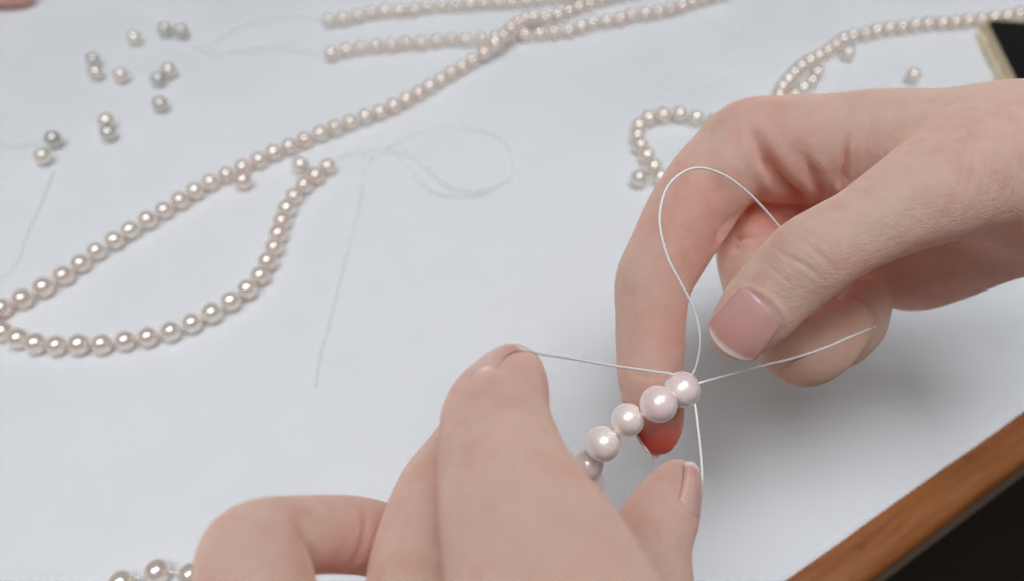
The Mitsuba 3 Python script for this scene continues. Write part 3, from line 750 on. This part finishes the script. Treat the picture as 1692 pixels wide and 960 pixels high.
LOOSE = [
    ((-187.84, 358.73, 3.45), (0, 0, 0), 'single loose pearl left of the touching pair near the top edge'),
    ((-174.83, 366.53, 3.45), (0, 0, 0), 'left pearl of the touching pair below the top edge'),
    ((-166.08, 364.73, 3.45), (0.9, -0.4, 0.2), 'right pearl of the touching pair below the top edge, darker at its side'),
    ((-200.84, 338.18, 3.45), (0, 0, 0), 'upper pearl of the stacked pair at the upper left'),
    ((-195.59, 326.84, 3.45), (0, 0, 0), 'lower pearl of the stacked pair at the upper left'),
    ((-182.77, 324.23, 3.45), (0, 0, 0), 'single loose pearl between two pearl pairs at the upper left'),
    ((-161.66, 328.41, 3.45), (0, 0, 0), 'rear pearl of the diagonal pair in the upper left'),
    ((-164.54, 321.08, 3.45), (0.9, -0.5, 0.1), 'front pearl of the diagonal pair in the upper left'),
    ((-157.21, 300.71, 3.45), (0, 0, 0), 'single loose pearl straight below the diagonal pair'),
    ((-176.53, 287.17, 3.45), (0, 0, 0), 'rear pearl of the pair lying alone between scattered pearls and long strand'),
    ((-172.94, 279.15, 3.45), (0.2, 0.5, 0.9), 'front pearl of the pair lying alone between scattered pearls and long strand'),
    ((-194.62, 274.36, 3.45), (0.75, -0.5, 0.3), 'loose pearl turned so its black drill hole shows'),
    ((-194.36, 262.97, 3.45), (0, 0, 0), 'leftmost loose pearl, beside the one showing its drill hole'),
    ((-107.56, 246.70, 3.45), (0, 0, 0), 'loose pinkish pearl touching the underside of the long diagonal strand'),
    ((-86.41, 256.89, 3.45), (0, 0, 0), 'loose pearl lying at the inner side of the curved strand end'),
    ((162.87, 344.30, 3.45), (0, 0, 0), 'loose pearl tucked under the right hand strand behind the hand'),
    ((51.04, 248.23, 3.45), (0, 0, 0), 'loose pearl beside the narrow loop of pearls left of the knuckle'),
    ((187.58, 324.23, 3.45), (0, 0, 0), 'lone loose pearl between the knuckle and the phone'),
]
for i, (pos, hole, text) in enumerate(LOOSE):
    silver = i in (1, 2, 3, 7, 8, 10, 11)
    key = key_of('pearl')
    axis = hole if any(hole) else (float(rng.normal()), float(rng.normal()), 0.25 * float(rng.normal()))
    size = float(rng.uniform(0.97, 1.06))
    pos = (pos[0], pos[1], PEARL_R * size - 0.05)
    if any(hole):
        a = np.asarray(hole, float) / np.linalg.norm(hole)
        add_pearl(key, pos, axis, size, silver=silver)
        hk = key + '__drill_hole'
        R = frame_to(a)
        m = np.eye(4)
        m[:3, :3] = np.stack([R[:, 1], R[:, 2], R[:, 0]], 1)
        m[:3, 3] = (np.asarray(pos) + a * (PEARL_R * size - 0.30)) * 0.001
        scene[hk] = {**HOLE, 'to_world': T(m.tolist())}
    else:
        add_pearl(key, pos, axis, size, silver=silver)
    tag(key, text, 'pearl', 'loose pearls scattered on the cloth')

THREADS = {
    'long straight thread running down the middle of the bare cloth': [(-51.06, 272.96, 0.15), (-57.12, 267.50, 0.15), (-60.58, 258.55, 0.15), (-60.07, 243.08, 0.15), (-60.75, 225.10, 0.15), (-61.82, 205.30, 0.15), (-61.95, 187.18, 0.15), (-62.69, 171.89, 0.15), (-63.20, 160.20, 0.15), (-62.51, 148.02, 0.15)],
    'second thread lying close beside the long straight thread': [(-53.03, 272.11, 0.15), (-59.32, 264.62, 0.15), (-60.56, 250.69, 0.15), (-60.77, 233.91, 0.15), (-61.19, 214.97, 0.15), (-61.76, 193.05, 0.15)],
    'looped thread end right of the diagonal pearl strand': [(-76.37, 265.03, 0.15), (-63.17, 270.84, 0.15), (-53.21, 273.80, 0.15), (-41.04, 282.91, 0.15), (-30.79, 287.36, 0.15), (-17.47, 286.02, 0.15), (-5.50, 280.27, 0.15), (0.25, 266.67, 0.15), (-0.99, 252.63, 0.15), (-8.78, 246.09, 0.15), (-18.44, 243.83, 0.15), (-27.22, 248.76, 0.15), (-36.70, 260.55, 0.15), (-45.00, 268.75, 0.15), (-52.89, 270.84, 0.15)],
    'curved thread along the underside of the looped thread': [(-62.52, 265.85, 0.15), (-51.52, 270.00, 0.15), (-43.85, 261.77, 0.15), (-37.91, 250.69, 0.15), (-30.03, 243.08, 0.15), (-18.32, 240.85, 0.15), (-8.25, 243.83, 0.15)],
    'thread trailing left from the uppermost pearl strand': [(-96.17, 380.46, 0.15), (-109.55, 384.90, 0.15), (-122.21, 384.90, 0.15), (-133.74, 379.83, 0.15), (-143.73, 369.33, 0.15), (-149.89, 357.44, 0.15), (-156.34, 353.39, 0.15), (-162.20, 360.37, 0.15)],
    'thread trailing left from the second pearl strand': [(-89.13, 347.71, 0.15), (-103.41, 351.11, 0.15), (-119.07, 354.55, 0.15), (-133.57, 352.25, 0.15), (-146.16, 348.84, 0.15), (-154.53, 352.25, 0.15)],
    'thin thread at the left edge beside the leftmost loose pearl': [(-225.07, 276.80, 0.15), (-213.56, 274.23, 0.15), (-206.52, 275.94, 0.15), (-198.13, 277.66, 0.15)],
    'thread in a wide loop behind the knuckle': [(73.41, 336.67, 0.15), (69.72, 326.05, 0.15), (73.60, 316.84, 0.15), (85.15, 315.34, 0.15), (98.96, 321.92, 0.15), (105.14, 335.05, 0.15), (104.58, 347.71, 0.15), (102.45, 357.44, 0.15), (113.81, 369.33, 0.15), (125.41, 388.11, 0.15)],
    'thread curving from the left edge towards the leftmost loose pearl': [(-184.86, 193.05, 0.15), (-181.23, 202.17, 0.15), (-184.32, 221.68, 0.15), (-186.74, 243.08, 0.15), (-189.74, 258.55, 0.15)],
}
for text, pts in THREADS.items():
    key = put('thread', thread_mesh(pts, 0.26, 7), 'thread_material')
    tag(key, text, 'thread', 'loose threads lying on the cloth')

# ------------------------------------------------------------------ the strand being knotted
HELD = arr((33.72, 92.09, 76.57, 3.60), (28.11, 87.10, 78.75, 3.60), (22.48, 86.01, 75.01, 3.24), (17.77, 83.11, 70.93, 3.49), (15.29, 82.68, 63.69, 3.30), (16.02, 82.32, 56.53, 3.41), (15.52, 82.18, 46.82, 3.42))
for i, h in enumerate(HELD):
    t = HELD[min(i + 1, len(HELD) - 1)][:3] - HELD[max(i - 1, 0)][:3]
    add_pearl(key_of('held_strand__pearl'), h[:3], t, h[3] / PEARL_R, True)
for i in range(len(HELD) - 1):    # a small knot of wound thread between every two pearls
    a, b = HELD[i], HELD[i + 1]
    ax = (b[:3] - a[:3]) / np.linalg.norm(b[:3] - a[:3])
    mid = a[:3] + ax * (a[3] + 0.5 * (np.linalg.norm(b[:3] - a[:3]) - a[3] - b[3]))
    R = frame_to(ax)
    th = np.linspace(0, 2 * np.pi * 3, 40)
    coil = mid + (R @ np.stack([0.28 * np.sin(th * 0.67), (0.52 + 0.16 * np.cos(th * 1.5)) * np.cos(th), (0.52 + 0.16 * np.cos(th * 1.5)) * np.sin(th)])).T
    put('knot', thread_mesh(coil, 0.30, 7, per=4), 'thread_material', 'held_strand')
put('thread', thread_mesh([h[:3] for h in HELD], 0.2, 7), 'thread_material', 'held_strand')
TW = dict(sides=10, twist=2.3, ply_depth=0.17)
for pts in ([(-7.00, 76.96, 98.01), (-6.35, 74.98, 103.01), (-5.40, 73.74, 107.32), (-4.35, 74.06, 108.71), (-3.17, 75.16, 108.37), (-1.89, 76.57, 107.63), (-0.10, 77.79, 106.86), (1.55, 78.99, 105.52), (2.86, 80.17, 103.74), (4.62, 81.40, 101.47), (9.83, 84.26, 96.62), (18.04, 87.63, 90.19), (27.18, 91.68, 83.03), (31.72, 93.68, 79.42), (33.82, 93.65, 76.66)],
            [(35.26, 94.27, 77.23), (36.25, 94.81, 80.48), (36.36, 96.82, 86.45), (34.73, 99.60, 91.78), (31.88, 101.77, 96.54), (29.06, 104.80, 100.73), (27.59, 109.35, 104.97), (28.46, 113.84, 107.79), (30.49, 116.87, 109.25), (33.92, 119.89, 109.33), (37.54, 121.65, 108.24), (42.48, 122.89, 105.29), (47.58, 122.93, 101.23), (51.84, 122.79, 96.99), (56.35, 122.00, 92.16)],
            [(35.28, 92.35, 76.81), (37.56, 92.84, 77.96), (42.48, 94.11, 78.45), (48.79, 95.94, 78.80), (56.58, 100.09, 75.83), (60.92, 102.25, 74.70), (64.79, 103.35, 75.45), (67.82, 104.52, 75.72), (70.08, 105.71, 75.67), (72.84, 107.23, 75.24), (75.40, 108.99, 74.14), (77.97, 111.08, 72.68), (80.10, 113.34, 70.41), (82.93, 116.01, 68.12)],
            [(35.51, 91.62, 74.76), (36.01, 89.32, 75.35), (35.90, 84.42, 74.89), (35.28, 77.92, 75.67), (34.30, 72.08, 77.05), (32.80, 66.94, 77.73), (31.28, 63.52, 77.28), (29.51, 62.01, 70.40)],
            [(15.52, 82.18, 46.82), (16.28, 80.08, 48.96), (18.17, 77.71, 52.22), (20.04, 73.22, 58.97), (21.34, 66.31, 70.31)]):
    put('thread', thread_mesh(pts, 0.25, **TW), 'thread_material', 'held_strand')
tag('held_strand', 'strand of large pearls being knotted, held up between the two hands', 'pearl strand')

# ------------------------------------------------------------------ phone
C0, EDGE = np.array([236.0, 372.0]), np.array([-0.1565, -0.9877])
ACR = np.array([0.9877, -0.1565])
PW, PL, PH = 71.0, 146.0, 7.6


def rounded_plate(w, l, r, z0, z1, inset=0.0, bevel=0.0):
    from shapely.geometry import box as sbox
    base = sbox(r, r, w - r, l - r)
    levels = [(z0, bevel), (z0 + bevel, 0), (z1 - bevel, 0), (z1, bevel)] if bevel else [(z0, 0), (z1, 0)]
    rings = []
    for z, b in levels:
        ang = np.arange(64) * 2 * np.pi / 64
        rr = r - b - inset
        cx = np.where(np.cos(ang) >= 0, w - r, r)
        cy = np.where(np.sin(ang) >= 0, l - r, r)
        xy = np.stack([cx + rr * np.cos(ang), cy + rr * np.sin(ang)], 1)
        p = C0 + xy[:, :1] * ACR + xy[:, 1:] * EDGE
        rings.append(np.column_stack([p, np.full(64, z)]))
    n = 64
    V = np.vstack(rings + [rings[0].mean(0)[None], rings[-1].mean(0)[None]])
    f = []
    for k in range(len(rings) - 1):
        for i in range(n):
            j = (i + 1) % n
            f += [[k * n + i, k * n + j, (k + 1) * n + j], [k * n + i, (k + 1) * n + j, (k + 1) * n + i]]
    a, b = len(V) - 2, len(V) - 1
    for i in range(n):
        j = (i + 1) % n
        f += [[a, j, i], [b, (len(rings) - 1) * n + i, (len(rings) - 1) * n + j]]
    m = trimesh.Trimesh(V, f, process=False)
    trimesh.repair.fix_normals(m)
    return m


put('body', rounded_plate(PW, PL, 8, 0.1, PH - 0.7, 0.0, 1.3), 'gold_material', 'phone', smooth=30)
put('bezel', rounded_plate(PW, PL, 8, PH - 0.69, PH - 0.15, 0.9, 0.2), 'gold_material', 'phone', smooth=30)
put('screen', rounded_plate(PW, PL, 8, PH - 0.6, PH + 0.12, 2.6, 0.25), 'screen_material', 'phone', smooth=30)
for k, s0 in enumerate((24.0, 34.0, 48.0)):    # keys on the long side
    b = trimesh.creation.box((0.7, 7.0, 2.0))
    c = C0 + s0 * EDGE - 0.2 * ACR
    R = np.eye(4)
    R[:2, 0], R[:2, 1], R[:3, 3] = ACR, EDGE, (c[0], c[1], 3.9)
    b.apply_transform(R)
    put('side_key', b, 'gold_material', 'phone', smooth=False)
tag('phone', 'gold edged phone with a black screen lying at the top right corner', 'phone')
